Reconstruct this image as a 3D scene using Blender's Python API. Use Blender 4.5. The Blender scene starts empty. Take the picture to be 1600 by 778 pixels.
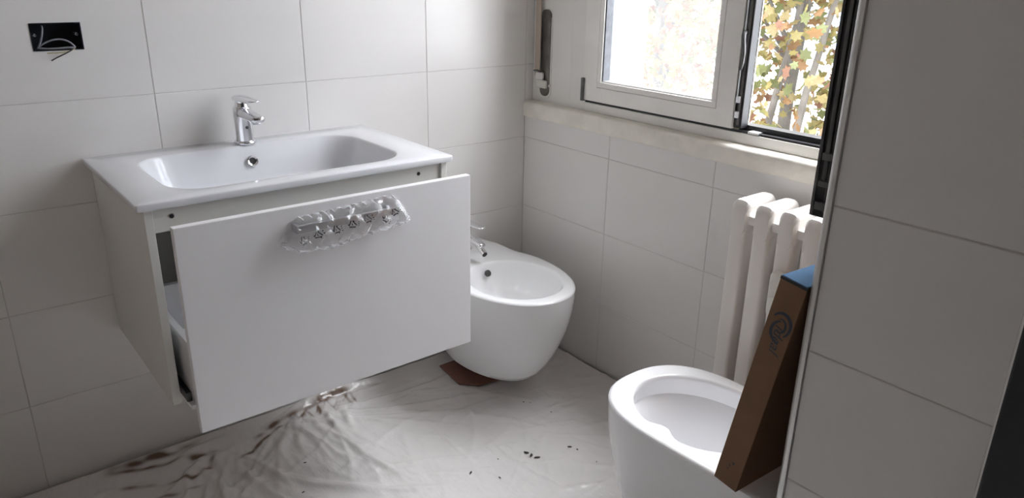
import bpy, bmesh, math, random
import numpy as np
from mathutils import Vector, Matrix

# ------------------------------------------------------------------ camera, world, light, exposure
scene = bpy.context.scene
COL = scene.collection
W_IMG, H_IMG = 1600.0, 778.0
F_PX = 1184.78
YAW, PITCH, ROLL = 0.68206, -0.354813, 0.017426
CAM = Vector((-1.70470, -2.04173, 1.30862))
fw = Vector((math.sin(YAW) * math.cos(PITCH), math.cos(YAW) * math.cos(PITCH), math.sin(PITCH)))
rt = Vector((math.cos(YAW), -math.sin(YAW), 0)); up = rt.cross(fw)
r2 = rt * math.cos(ROLL) + up * math.sin(ROLL)
u2 = -rt * math.sin(ROLL) + up * math.cos(ROLL)
cam_data = bpy.data.cameras.new('camera'); cam = bpy.data.objects.new('camera', cam_data); COL.objects.link(cam)
cam_data.sensor_fit = 'HORIZONTAL'; cam_data.sensor_width = 36.0; cam_data.lens = F_PX / W_IMG * 36.0
cam_data.clip_start = 0.02; cam_data.clip_end = 200
m = Matrix((r2, u2, -fw)).transposed().to_4x4(); m.translation = CAM
cam.matrix_world = m
scene.camera = cam

world = bpy.data.worlds.new('overcast_sky'); scene.world = world; world.use_nodes = True
wn = world.node_tree.nodes; bg = wn['Background']
# standard overcast sky: the same in every direction round the horizon, zenith three times as bright as the horizon
wl = world.node_tree.links
gc = wn.new('ShaderNodeTexCoord'); sx = wn.new('ShaderNodeSeparateXYZ'); wl.new(gc.outputs['Generated'], sx.inputs[0])
mz = wn.new('ShaderNodeMath'); mz.operation = 'MAXIMUM'; mz.inputs[1].default_value = 0.0; wl.new(sx.outputs['Z'], mz.inputs[0])
ma = wn.new('ShaderNodeMath'); ma.operation = 'MULTIPLY_ADD'; ma.inputs[1].default_value = 2.0 * 3.6; ma.inputs[2].default_value = 3.6
wl.new(mz.outputs[0], ma.inputs[0]); wl.new(ma.outputs[0], bg.inputs['Strength'])
bg.inputs['Color'].default_value = (0.94, 0.96, 1.0, 1)
# sampling guide for the daylight that enters through the window (a portal gives off no light itself)
pd = bpy.data.lights.new('window_portal', 'AREA'); pd.shape = 'RECTANGLE'; pd.size = 1.57; pd.size_y = 1.14
pd.cycles.is_portal = True
po = bpy.data.objects.new('window_portal', pd); COL.objects.link(po)
po.location = (0.29, -0.842, 1.665); po.rotation_euler = (0, math.radians(90), 0)

vs = scene.view_settings
vs.view_transform = 'Standard'; vs.look = 'None'; vs.gamma = 1.0; vs.use_curve_mapping = False
vs.exposure = 1.28
scene.cycles.max_bounces = 14; scene.cycles.diffuse_bounces = 8; scene.cycles.glossy_bounces = 5
scene.cycles.transparent_max_bounces = 16; scene.cycles.sample_clamp_indirect = 8.0
scene.cycles.caustics_reflective = False; scene.cycles.caustics_refractive = False

random.seed(7); rng = np.random.RandomState(7)

# ------------------------------------------------------------------ materials
def nodes_of(name):
    mt = bpy.data.materials.new(name); mt.use_nodes = True
    nt = mt.node_tree; return mt, nt, nt.nodes['Principled BSDF']
def mat(name, col, rough=0.5, metal=0.0, var=0.0, vscale=4.0, bump=0.0, bscale=20.0, spec=0.5, coat=0.0, stretch=None, col2=None):
    mt, nt, b = nodes_of(name)
    b.inputs['Base Color'].default_value = (*col, 1); b.inputs['Roughness'].default_value = rough
    b.inputs['Metallic'].default_value = metal; b.inputs['Specular IOR Level'].default_value = spec
    b.inputs['Coat Weight'].default_value = coat; b.inputs['Coat Roughness'].default_value = 0.08
    L = nt.links
    if var or bump:
        tc = nt.nodes.new('ShaderNodeTexCoord'); mp = nt.nodes.new('ShaderNodeMapping')
        if stretch: mp.inputs['Scale'].default_value = stretch
        L.new(tc.outputs['Object'], mp.inputs['Vector'])
    if var:
        n = nt.nodes.new('ShaderNodeTexNoise'); n.inputs['Scale'].default_value = vscale; n.inputs['Detail'].default_value = 5
        L.new(mp.outputs[0], n.inputs['Vector'])
        mx = nt.nodes.new('ShaderNodeMix'); mx.data_type = 'RGBA'
        c2 = col2 or tuple(c * (1 - var) for c in col)
        mx.inputs['A'].default_value = (*col, 1); mx.inputs['B'].default_value = (*c2, 1)
        rp = nt.nodes.new('ShaderNodeMapRange'); rp.inputs['From Min'].default_value = 0.35; rp.inputs['From Max'].default_value = 0.7
        L.new(n.outputs['Fac'], rp.inputs['Value']); L.new(rp.outputs[0], mx.inputs['Factor'])
        L.new(mx.outputs['Result'], b.inputs['Base Color'])
    if bump:
        n = nt.nodes.new('ShaderNodeTexNoise'); n.inputs['Scale'].default_value = bscale; n.inputs['Detail'].default_value = 4
        L.new(mp.outputs[0], n.inputs['Vector'])
        bp = nt.nodes.new('ShaderNodeBump'); bp.inputs['Strength'].default_value = bump; bp.inputs['Distance'].default_value = 0.01
        L.new(n.outputs['Fac'], bp.inputs['Height']); L.new(bp.outputs[0], b.inputs['Normal'])
    return mt
M = {}
M['tile'] = mat('glazed_white_tile', (0.78, 0.765, 0.755), 0.30, var=0.03, vscale=3, bump=0.06, bscale=5, stretch=(1, 1, 2.5))
M['grout'] = mat('grey_grout', (0.62, 0.61, 0.595), 0.9, bump=0.2, bscale=120)
M['plaster'] = mat('white_plaster', (0.60, 0.57, 0.54), 0.75, var=0.05, vscale=3, bump=0.1, bscale=25)
M['hall'] = mat('bare_brown_hall_wall', (0.11, 0.11, 0.11), 0.8, var=0.2, vscale=3)
M['left'] = mat('grey_left_wall', (0.33, 0.29, 0.255), 0.7, var=0.1, vscale=3)
M['paint'] = mat('white_casing_paint', (0.80, 0.79, 0.77), 0.5, var=0.06, vscale=6, bump=0.08, bscale=30)
M['sill'] = mat('cream_sill_paint', (0.86, 0.83, 0.75), 0.5, var=0.14, vscale=14, bump=0.25, bscale=45)
M['ceramic'] = mat('white_ceramic', (0.86, 0.865, 0.88), 0.07, coat=0.3)
M['solid_top'] = mat('white_mineral_basin', (0.74, 0.75, 0.78), 0.16)
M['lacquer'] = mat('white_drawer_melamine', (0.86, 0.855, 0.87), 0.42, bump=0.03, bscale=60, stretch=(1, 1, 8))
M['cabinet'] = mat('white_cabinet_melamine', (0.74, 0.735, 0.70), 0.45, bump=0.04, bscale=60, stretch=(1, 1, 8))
M['inside'] = mat('grey_cabinet_interior', (0.42, 0.41, 0.38), 0.6, var=0.1, vscale=8)
M['drawer_metal'] = mat('drawer_side_white_metal', (0.74, 0.74, 0.75), 0.35)
M['chrome'] = mat('chrome', (0.82, 0.82, 0.84), 0.05, metal=1.0)
M['satin'] = mat('satin_steel', (0.74, 0.75, 0.79), 0.34, metal=1.0)
M['runner'] = mat('dark_runner_steel', (0.10, 0.10, 0.10), 0.4, metal=0.8)
M['black'] = mat('black_hole', (0.012, 0.012, 0.012), 0.6)
M['blackplast'] = mat('dark_blue_black_plastic', (0.012, 0.016, 0.026), 0.35, var=0.3, vscale=20)
M['cable'] = mat('grey_cable', (0.30, 0.31, 0.35), 0.4, var=0.4, vscale=60)
M['cable_dark'] = mat('dark_cable', (0.03, 0.03, 0.035), 0.4)
M['cable_yellow'] = mat('yellow_cable', (0.42, 0.38, 0.20), 0.5)
M['alu'] = mat('painted_aluminium', (0.86, 0.84, 0.81), 0.36, metal=0.1, var=0.10, vscale=7, bump=0.03, bscale=50)
M['alu_bright'] = mat('bright_aluminium', (0.78, 0.78, 0.77), 0.3, metal=0.5)
M['gasket'] = mat('black_window_gasket', (0.018, 0.018, 0.02), 0.4, var=0.4, vscale=30)
M['gasket_grey'] = mat('worn_dark_aluminium', (0.13, 0.13, 0.13), 0.35, metal=0.4, var=0.5, vscale=25)
M['spacer'] = mat('blue_grey_gasket', (0.10, 0.11, 0.13), 0.35, var=0.5, vscale=30)
M['peach'] = mat('peach_render', (0.22, 0.15, 0.115), 0.85, bump=0.2, bscale=60)
M['rad'] = mat('radiator_enamel', (0.82, 0.79, 0.76), 0.28, bump=0.05, bscale=40)
M['cap'] = mat('aged_white_plastic', (0.74, 0.73, 0.67), 0.4, var=0.08, vscale=40)
M['strap'] = mat('woven_beige_strap', (0.52, 0.44, 0.37), 0.8, bump=0.3, bscale=300)
M['strapplate'] = mat('worn_metal_plate', (0.19, 0.18, 0.165), 0.38, metal=0.6, var=0.5, vscale=18)
M['card'] = mat('brown_cardboard', (0.23, 0.125, 0.068), 0.8, var=0.12, vscale=12, bump=0.1, bscale=60)
M['card_dark'] = mat('brown_cardboard_side', (0.20, 0.11, 0.065), 0.8, var=0.12, vscale=12)
M['blueprint'] = mat('blue_printed_card', (0.10, 0.21, 0.37), 0.8, spec=0.15, var=0.10, vscale=10)
M['ink'] = mat('blue_grey_ink', (0.040, 0.050, 0.070), 0.7)
M['blackink'] = mat('black_print', (0.02, 0.02, 0.025), 0.5)
M['redcard'] = mat('red_brown_cardboard', (0.24, 0.115, 0.085), 0.7, var=0.15, vscale=15)
M['floor'] = mat('brown_floor_tile', (0.17, 0.15, 0.135), 0.5, var=0.3, vscale=5)
M['door'] = mat('shaded_door_frame', (0.008, 0.008, 0.010), 0.5)  # near-black base colour carries the shade of the dark hall
M['crumb'] = mat('dark_crumb', (0.07, 0.06, 0.05), 0.8)
M['facade'] = mat('white_facade', (0.85, 0.85, 0.86), 0.9)
M['facade_glass'] = mat('pale_blue_facade_window', (0.30, 0.38, 0.48), 0.2)
M['ground'] = mat('pale_ground', (0.45, 0.44, 0.40), 0.9, var=0.3, vscale=1)
M['bark'] = mat('pale_bark', (0.095, 0.086, 0.074), 0.85, var=0.4, vscale=6)
LEAFC = [(0.135, 0.112, 0.036), (0.140, 0.078, 0.032), (0.085, 0.092, 0.032), (0.120, 0.058, 0.034), (0.170, 0.135, 0.060)]
M['leaf'] = []
for i, c in enumerate(LEAFC):
    mt, nt, b = nodes_of('autumn_leaf_%d' % i)
    b.inputs['Base Color'].default_value = (*c, 1); b.inputs['Roughness'].default_value = 0.6
    tr = nt.nodes.new('ShaderNodeBsdfTranslucent'); tr.inputs['Color'].default_value = (*c, 1)
    mx = nt.nodes.new('ShaderNodeMixShader'); mx.inputs[0].default_value = 0.45
    nt.links.new(b.outputs[0], mx.inputs[1]); nt.links.new(tr.outputs[0], mx.inputs[2])
    nt.links.new(mx.outputs[0], nt.nodes['Material Output'].inputs['Surface'])
    M['leaf'].append(mt)

def film(name, transp, diff, gloss_rough, tint=(0.9, 0.92, 0.95), translucent=0.5, fres=0.25, bump=0.0, bscale=60):
    mt = bpy.data.materials.new(name); mt.use_nodes = True; nt = mt.node_tree; N = nt.nodes
    N.remove(N['Principled BSDF']); out = N['Material Output']
    t = N.new('ShaderNodeBsdfTransparent')
    d = N.new('ShaderNodeBsdfDiffuse'); d.inputs['Color'].default_value = (*tint, 1)
    tl = N.new('ShaderNodeBsdfTranslucent'); tl.inputs['Color'].default_value = (*tint, 1)
    g = N.new('ShaderNodeBsdfGlossy'); g.inputs['Roughness'].default_value = gloss_rough
    m1 = N.new('ShaderNodeMixShader'); m1.inputs[0].default_value = translucent
    nt.links.new(d.outputs[0], m1.inputs[1]); nt.links.new(tl.outputs[0], m1.inputs[2])
    m2 = N.new('ShaderNodeMixShader'); m2.inputs[0].default_value = diff
    nt.links.new(t.outputs[0], m2.inputs[1]); nt.links.new(m1.outputs[0], m2.inputs[2])
    lw = N.new('ShaderNodeLayerWeight'); lw.inputs['Blend'].default_value = 0.5
    pw_ = N.new('ShaderNodeMath'); pw_.operation = 'POWER'; pw_.inputs[1].default_value = 4.0
    nt.links.new(lw.outputs['Facing'], pw_.inputs[0])
    ml = N.new('ShaderNodeMath'); ml.operation = 'MULTIPLY_ADD'; ml.inputs[1].default_value = 0.6; ml.inputs[2].default_value = fres
    ml.use_clamp = True
    nt.links.new(pw_.outputs[0], ml.inputs[0])
    m3 = N.new('ShaderNodeMixShader')
    nt.links.new(ml.outputs[0], m3.inputs[0]); nt.links.new(m2.outputs[0], m3.inputs[1]); nt.links.new(g.outputs[0], m3.inputs[2])
    nt.links.new(m3.outputs[0], out.inputs['Surface'])
    if bump:
        tc = N.new('ShaderNodeTexCoord'); n = N.new('ShaderNodeTexNoise'); n.inputs['Scale'].default_value = bscale
        n.inputs['Detail'].default_value = 3
        nt.links.new(tc.outputs['Object'], n.inputs['Vector'])
        bp = N.new('ShaderNodeBump'); bp.inputs['Strength'].default_value = bump; bp.inputs['Distance'].default_value = 0.01
        nt.links.new(n.outputs['Fac'], bp.inputs['Height'])
        for s in (g, d): nt.links.new(bp.outputs[0], s.inputs['Normal'])
    return mt
M['pane'] = film('dusty_window_glass', 0.5, 0.068, 0.02, (0.93, 0.95, 0.98), 0.85, 0.03)
def bag_film():
    mt = bpy.data.materials.new('clear_plastic_bag'); mt.use_nodes = True; nt = mt.node_tree; N = nt.nodes; L = nt.links
    N.remove(N['Principled BSDF']); out = N['Material Output']
    t = N.new('ShaderNodeBsdfTransparent'); d = N.new('ShaderNodeBsdfDiffuse'); d.inputs['Color'].default_value = (0.93, 0.94, 0.97, 1)
    g = N.new('ShaderNodeBsdfGlossy'); g.inputs['Roughness'].default_value = 0.12
    lw = N.new('ShaderNodeLayerWeight'); lw.inputs['Blend'].default_value = 0.5
    pw_ = N.new('ShaderNodeMath'); pw_.operation = 'POWER'; pw_.inputs[1].default_value = 2.2; L.new(lw.outputs['Facing'], pw_.inputs[0])
    ad = N.new('ShaderNodeMath'); ad.operation = 'MULTIPLY_ADD'; ad.inputs[1].default_value = 0.75; ad.inputs[2].default_value = 0.05; ad.use_clamp = True
    L.new(pw_.outputs[0], ad.inputs[0])
    m1 = N.new('ShaderNodeMixShader'); L.new(ad.outputs[0], m1.inputs[0]); L.new(t.outputs[0], m1.inputs[1]); L.new(d.outputs[0], m1.inputs[2])
    m2 = N.new('ShaderNodeMixShader'); m2.inputs[0].default_value = 0.07; L.new(m1.outputs[0], m2.inputs[1]); L.new(g.outputs[0], m2.inputs[2])
    L.new(m2.outputs[0], out.inputs['Surface']); return mt
M['bag'] = bag_film()

# plastic dust sheet: milky film with brown dirt where the vertex mask says so
def sheet_material():
    mt, nt, b = nodes_of('milky_dust_sheet'); L = nt.links; N = nt.nodes
    at = N.new('ShaderNodeAttribute'); at.attribute_name = 'dirt'
    tc = N.new('ShaderNodeTexCoord')
    n = N.new('ShaderNodeTexNoise'); n.inputs['Scale'].default_value = 5; n.inputs['Detail'].default_value = 6
    L.new(tc.outputs['Object'], n.inputs['Vector'])
    mx0 = N.new('ShaderNodeMix'); mx0.data_type = 'RGBA'
    mx0.inputs['A'].default_value = (0.78, 0.76, 0.76, 1); mx0.inputs['B'].default_value = (0.62, 0.60, 0.58, 1)
    L.new(n.outputs['Fac'], mx0.inputs['Factor'])
    mx = N.new('ShaderNodeMix'); mx.data_type = 'RGBA'; mx.inputs['B'].default_value = (0.14, 0.085, 0.055, 1)
    L.new(mx0.outputs['Result'], mx.inputs['A']); L.new(at.outputs['Fac'], mx.inputs['Factor'])
    L.new(mx.outputs['Result'], b.inputs['Base Color'])
    b.inputs['Roughness'].default_value = 0.24; b.inputs['Specular IOR Level'].default_value = 0.9
    n2 = N.new('ShaderNodeTexNoise'); n2.inputs['Scale'].default_value = 30; n2.inputs['Detail'].default_value = 5
    mp = N.new('ShaderNodeMapping'); mp.inputs['Scale'].default_value = (1, 0.35, 1); mp.inputs['Rotation'].default_value = (0, 0, 0.5)
    L.new(tc.outputs['Object'], mp.inputs['Vector']); L.new(mp.outputs[0], n2.inputs['Vector'])
    bp = N.new('ShaderNodeBump'); bp.inputs['Strength'].default_value = 0.45; bp.inputs['Distance'].default_value = 0.01
    L.new(n2.outputs['Fac'], bp.inputs['Height']); L.new(bp.outputs[0], b.inputs['Normal'])
    return mt
M['sheet'] = sheet_material()

# ------------------------------------------------------------------ helpers
ORG = {}
def link(o): COL.objects.link(o); return o
def attach(o, parent):
    if parent is not None:
        o.parent = parent
        o.matrix_parent_inverse = Matrix.Translation(-ORG[parent.name])
def empty(name, loc, label=None, cat=None, group=None, kind=None, parent=None):
    o = bpy.data.objects.new(name, None); o.empty_display_size = 0.05
    o.location = loc; link(o); ORG[o.name] = Vector(loc)
    tag(o, label, cat, group, kind); attach(o, parent)
    return o
def tag(o, label=None, cat=None, group=None, kind=None):
    if label: o['label'] = label
    if cat: o['category'] = cat
    if group: o['group'] = group
    if kind: o['kind'] = kind
    return o
def obj(name, bm, material, parent=None, smooth=True, angle=35, label=None, cat=None, group=None, kind=None, normals=True):
    if normals: bmesh.ops.recalc_face_normals(bm, faces=bm.faces)
    cs = [v.co for v in bm.verts]
    lo = Vector([min(c[i] for c in cs) for i in range(3)]); hi = Vector([max(c[i] for c in cs) for i in range(3)])
    o0 = Vector(((lo.x + hi.x) / 2, (lo.y + hi.y) / 2, lo.z))
    for v in bm.verts: v.co -= o0
    me = bpy.data.meshes.new(name); bm.to_mesh(me); bm.free()
    for mm in (material if isinstance(material, (list, tuple)) else [material]): me.materials.append(mm)
    if smooth:
        me.shade_smooth(); me.set_sharp_from_angle(angle=math.radians(angle))
    o = bpy.data.objects.new(name, me); o.location = o0; link(o); ORG[o.name] = o0
    attach(o, parent); tag(o, label, cat, group, kind)
    return o
def clone(o, offset, parent=None, label=None):
    c = o.copy(); link(c); c.location = o.location + Vector(offset); ORG[c.name] = Vector(c.location)
    c.parent = None; attach(c, parent)
    if label: c['label'] = label
    return c
def box(bm, x0, x1, y0, y1, z0, z1, bev=0.0, seg=2):
    x0, x1 = min(x0, x1), max(x0, x1); y0, y1 = min(y0, y1), max(y0, y1); z0, z1 = min(z0, z1), max(z0, z1)
    r = bmesh.ops.create_cube(bm, size=1.0); vs_ = r['verts']
    bmesh.ops.scale(bm, verts=vs_, vec=(x1 - x0, y1 - y0, z1 - z0))
    bmesh.ops.translate(bm, verts=vs_, vec=((x0 + x1) / 2, (y0 + y1) / 2, (z0 + z1) / 2))
    if bev > 0:
        es = list({e for v in vs_ for e in v.link_edges})
        bmesh.ops.bevel(bm, geom=es, offset=bev, segments=seg, affect='EDGES', profile=0.5)
    return bm
def boxm(*a, **k): return box(bmesh.new(), *a, **k)
def loft(bm, loops, cap0=True, cap1=True, closed=True):
    vl = [[bm.verts.new(p) for p in lp] for lp in loops]
    n = len(vl[0])
    for a, b in zip(vl, vl[1:]):
        for i in range(n if closed else n - 1):
            j = (i + 1) % n
            try: bm.faces.new((a[i], a[j], b[j], b[i]))
            except ValueError: pass
    if cap0: bm.faces.new(vl[0][::-1])
    if cap1: bm.faces.new(vl[-1])
    return bm
def frame_of(d):
    d = d.normalized(); h = Vector((0, 0, 1)) if abs(d.z) < 0.9 else Vector((1, 0, 0))
    a = d.cross(h).normalized(); return a, d.cross(a).normalized()
def tube(bm, pts, r, n=10, cap=True):
    pts = [Vector(p) for p in pts]; rs = r if isinstance(r, (list, tuple)) else [r] * len(pts)
    loops = []; a = None
    for i, p in enumerate(pts):
        d = (pts[min(i + 1, len(pts) - 1)] - pts[max(i - 1, 0)]).normalized()
        if a is None: a, b = frame_of(d)
        else:
            a = (a - d * a.dot(d)).normalized(); b = d.cross(a)
        loops.append([p + (a * math.cos(t) + b * math.sin(t)) * rs[i] for t in [2 * math.pi * k / n for k in range(n)]])
    return loft(bm, loops, cap, cap)
def lathe(bm, prof, c, ax=(0, 0, 1), n=24):
    ax = Vector(ax).normalized(); a, b = frame_of(ax); c = Vector(c)
    loops = [[c + ax * h + (a * math.cos(t) + b * math.sin(t)) * max(r, 1e-4) for t in [2 * math.pi * k / n for k in range(n)]] for r, h in prof]
    return loft(bm, loops)
def rrect(cx, cy, hx, hy, r, nc=6, ne=4):
    r = min(r, hx - 1e-4, hy - 1e-4); pts = []
    cor = [(cx + hx - r, cy + hy - r, 0), (cx - hx + r, cy + hy - r, 90), (cx - hx + r, cy - hy + r, 180), (cx + hx - r, cy - hy + r, 270)]
    for k, (x, y, a0) in enumerate(cor):
        arc = [(x + r * math.cos(math.radians(a0 + 90 * i / nc)), y + r * math.sin(math.radians(a0 + 90 * i / nc))) for i in range(nc + 1)]
        pts += arc
        nx, ny, na = cor[(k + 1) % 4]
        q = (nx + r * math.cos(math.radians(na)), ny + r * math.sin(math.radians(na)))
        for i in range(1, ne): pts.append((arc[-1][0] + (q[0] - arc[-1][0]) * i / ne, arc[-1][1] + (q[1] - arc[-1][1]) * i / ne))
    return pts
def round_end(loops, d=.007):
    last = [Vector(p) for p in loops[-1]]; c = sum(last, Vector()) / len(last); ax = (c - sum((Vector(p) for p in loops[-2]), Vector()) / len(last)).normalized()
    for a in (25, 45, 62, 76, 86):
        r = math.radians(a); loops.append([c + (p - c) * math.cos(r) + ax * d * math.sin(r) for p in last])
def bez(p0, p1, p2, p3, n=12):
    p0, p1, p2, p3 = map(Vector, (p0, p1, p2, p3)); out = []
    for i in range(n + 1):
        t = i / n; out.append(p0 * (1 - t) ** 3 + 3 * p1 * t * (1 - t) ** 2 + 3 * p2 * t * t * (1 - t) + p3 * t ** 3)
    return out

# ------------------------------------------------------------------ the room shell
TW, TH, GAP, TT = 0.4012, 0.25, 0.0016, 0.006
def struct(name, bm, material, **k): return obj(name, bm, material, kind='structure', smooth=False, **k)
# floor and ceiling
struct('floor', boxm(-2.4, 0.30, -3.3, 0.1, -0.12, 0.0), M['floor'])
struct('ceiling', boxm(-2.4, 0.30, -3.3, 0.1, 2.70, 2.80), M['plaster'])
HX0, HX1, HZ0, HZ1 = -1.4445, -1.3415, 1.1145, 1.1755        # junction box hole in the back wall
def slab_with_hole(bm, x0, x1, z0, z1, y0, y1, hole):
    hx0, hx1, hz0, hz1 = hole
    box(bm, x0, hx0, y0, y1, z0, z1); box(bm, hx1, x1, y0, y1, z0, z1)
    box(bm, hx0, hx1, y0, y1, z0, hz0); box(bm, hx0, hx1, y0, y1, hz1, z1)
    return bm
wall_back = struct('wall_back', slab_with_hole(bmesh.new(), -2.4, 0.30, 0.0, 2.7, TT - 0.0045, 0.12, (HX0, HX1, HZ0, HZ1)), M['grout'])
# tile meshes (face towards -Y at local origin = tile's bottom-left corner of its cell), bevelled, shared
TM = {}
def tile_mesh(w, h):
    key = (round(w, 4), round(h, 4))
    if key not in TM:
        bm = bmesh.new(); g = GAP / 2; e = 0.0012
        f = [(g + e, 0, g + e), (w - g - e, 0, g + e), (w - g - e, 0, h - g - e), (g + e, 0, h - g - e)]
        k = [(g, e, g), (w - g, e, g), (w - g, e, h - g), (g, e, h - g)]
        q = [(g, TT, g), (w - g, TT, g), (w - g, TT, h - g), (g, TT, h - g)]
        loft(bm, [q, k, f])
        bmesh.ops.recalc_face_normals(bm, faces=bm.faces)
        me = bpy.data.meshes.new('tile'); bm.to_mesh(me); bm.free(); me.materials.append(M['tile']); TM[key] = me
    return TM[key]
def tile(parent, w, h, loc, rotz):
    o = bpy.data.objects.new('tile', tile_mesh(w, h)); link(o)
    o.location = loc; o.rotation_euler = (random.uniform(-.0012, .0012), random.uniform(-.0012, .0012), rotz + random.uniform(-.0015, .0015))
    attach(o, parent); return o
for k in range(6):                       # back wall: x from -TW*(k+1) to -TW*k
    for r in range(8):
        x0 = -TW * (k + 1); z0 = r * TH
        if k == 3 and r == 4: continue
        tile(wall_back, TW, TH, (x0, 0, z0), 0)
for r in range(3, 8): tile(wall_back, 0.034, TH, (0.001, 0, r * TH), 0)
bm = slab_with_hole(bmesh.new(), -TW * 4 + .0011, -TW * 3 - .0011, 1.0011, 1.2489, 0, TT, (HX0, HX1, HZ0, HZ1))
obj('tile', bm, M['tile'], wall_back, smooth=False)

# window wall (right): below the sill, piers, lintel
bm = bmesh.new()
box(bm, TT - 0.0045, 0.30, -1.60, 0.1, 0, 0.85)
box(bm, 0.075, 0.30, -0.262, 0.1, 0.85, 2.7); box(bm, 0.075, 0.30, -1.62, -1.42, 0.85, 2.7)
box(bm, 0.075, 0.30, -1.45, -0.25, 2.45, 2.7)
wall_right = struct('wall_right', bm, M['grout'])
for r in range(4):
    h = TH if r < 3 else 0.09
    tile(wall_right, 0.4168, h, (0, 0, r * TH), -math.pi / 2)
    for k in range(3):
        w = TW if k < 2 else 0.245
        tile(wall_right, w, h, (0, -0.4168 - k * TW, r * TH), -math.pi / 2)
# casing boards beside the window
obj('casing_board', boxm(0.036, 0.08, -0.190, 0.006, 0.872, 2.7, bev=0.001), M['paint'], wall_right, smooth=False)
obj('casing_board', boxm(0.0345, 0.08, -0.262, -0.1915, 0.872, 2.49, bev=0.001), M['paint'], wall_right, smooth=False)
obj('casing_board', boxm(0.036, 0.08, -1.62, -0.1915, 2.49, 2.7, bev=0.001), M['paint'], wall_right, smooth=False)
obj('casing_board', boxm(0.036, 0.08, -1.467, -1.42, 0.872, 2.49, bev=0.001), M['paint'], wall_right, smooth=False)
obj('outer_reveal', boxm(0.10, 0.302, -0.268, -0.262, 0.85, 2.45), M['peach'], wall_right, smooth=False)
obj('outer_reveal', boxm(0.10, 0.302, -1.42, -1.415, 0.85, 2.45), M['peach'], wall_right, smooth=False)
obj('outer_sill', boxm(0.10, 0.34, -1.42, -0.262, 0.85, 0.872, bev=0.003), M['ground'], wall_right, smooth=False)
# sill
bm = bmesh.new()
n = 60; ys = [0.0 - 1.466 * i / n for i in range(n + 1)]
loops = []
for i, y in enumerate(ys):
    j = 0.0006 * math.sin(i * 1.7) + 0.0006 * math.sin(i * 0.61 + 1); jz = 0.0005 * math.sin(i * .9 + 2) + 0.0004 * math.sin(i * 2.3)
    loops.append([(0.04, y, 0.826), (-0.006 + j * .4, y, 0.824 + jz), (-0.009 + j, y, 0.829), (-0.010 + j, y, 0.868 + jz),
                  (-0.006 + j, y, 0.8745 + jz), (0.0, y, 0.876 + jz * .6), (0.06, y, 0.877)])
loft(bm, loops)
sill = obj('trim_1', bm, M['sill'], kind='structure', angle=50, label='rough cream painted window sill')

# toilet wall block with the tiled end that faces the room
bm = boxm(-0.6085, 0.30, -1.775, -1.472, 0, 2.7)
wall_front = struct('wall_front', bm, M['plaster'])
CX = -0.610
zj = [-0.035, 0.217, 0.467, 0.721, 0.972, 1.4, 1.65, 1.9, 2.15]
for a, b in zip(zj, zj[1:]):
    tile(wall_front, 0.283, b - max(a, 0), (CX, -1.4795, max(a, 0)), -math.pi / 2)
obj('trim_2', loft(bmesh.new(), [[(x, y, z) for x, y in ((-0.602, -1.468), (-0.608, -1.4665), (-0.6135, -1.4685), (-0.6145, -1.474), (-0.6135, -1.479), (-0.602, -1.4795))] for z in (0, 2.7)]),
    M['alu_bright'], kind='structure', angle=60, label='slim metal corner trim on tiled wall end')
obj('trim_3', boxm(-0.6135, -0.602, -1.7745, -1.7625, 0, 2.7, bev=0.002), M['alu'], kind='structure')
# hall behind
struct('wall_left', boxm(-2.05, -1.95, -1.467, 0.1, 0, 2.7), M['left'])
struct('wall_hall_left', boxm(-2.5, -2.4, -3.3, -1.3, 0, 2.7), M['hall'])
struct('wall_rear', boxm(-2.5, 0.4, -3.4, -3.3, 0, 2.7), M['hall'])
struct('wall_hall', boxm(0.0, 0.1, -3.3, -1.775, 0, 2.7), M['hall'])
d1 = struct('door_1', boxm(-0.66, -0.50, -1.88, -1.7765, 0, 2.12, bev=0.004), M['door'])

# ------------------------------------------------------------------ window
win = empty('window_1', (0.04, -0.84, 0.877), kind='structure', label='aluminium casement window with one leaf swung open')
WT = 2.45
def wbox(name, parent, material, *a, bev=0.0015, **k): return obj(name, boxm(*a, bev=bev), material, parent, smooth=False, **k)
# fixed frame
bm = bmesh.new()
box(bm, 0.034, 0.095, -1.42, -0.262, 0.877, 0.905, bev=0.0015); box(bm, 0.034, 0.095, -1.42, -0.262, WT, WT + 0.04, bev=0.0015)
box(bm, 0.050, 0.095, -0.290, -0.262, 0.90, WT, bev=0.0015); box(bm, 0.040, 0.095, -1.42, -1.385, 0.90, WT, bev=0.0015)
frame = obj('fixed_frame', bm, M['alu'], win, smooth=False)
wbox('gasket', frame, M['gasket'], 0.038, 0.09, -1.39, -0.266, 0.9048, 0.911, bev=0)
wbox('gasket', frame, M['gasket'], 0.055, 0.09, -1.385, -0.84, 0.911, 0.925, bev=0.001)
wbox('gasket', frame, M['gasket'], 0.036, 0.06, -0.2685, -0.2625, 0.905, WT, bev=0)
wbox('lower_track', frame, M['alu_bright'], 0.062, 0.094, -1.385, -0.84, 0.911, 0.9155, bev=0.001)
wbox('hinge', frame, M['gasket_grey'], 0.008, 0.036, -0.276, -0.2655, 0.912, 0.985, bev=0.002)
wbox('striker', frame, M['alu_bright'], 0.030, 0.060, -0.915, -0.885, 0.908, 0.914, bev=0.001)
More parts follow.
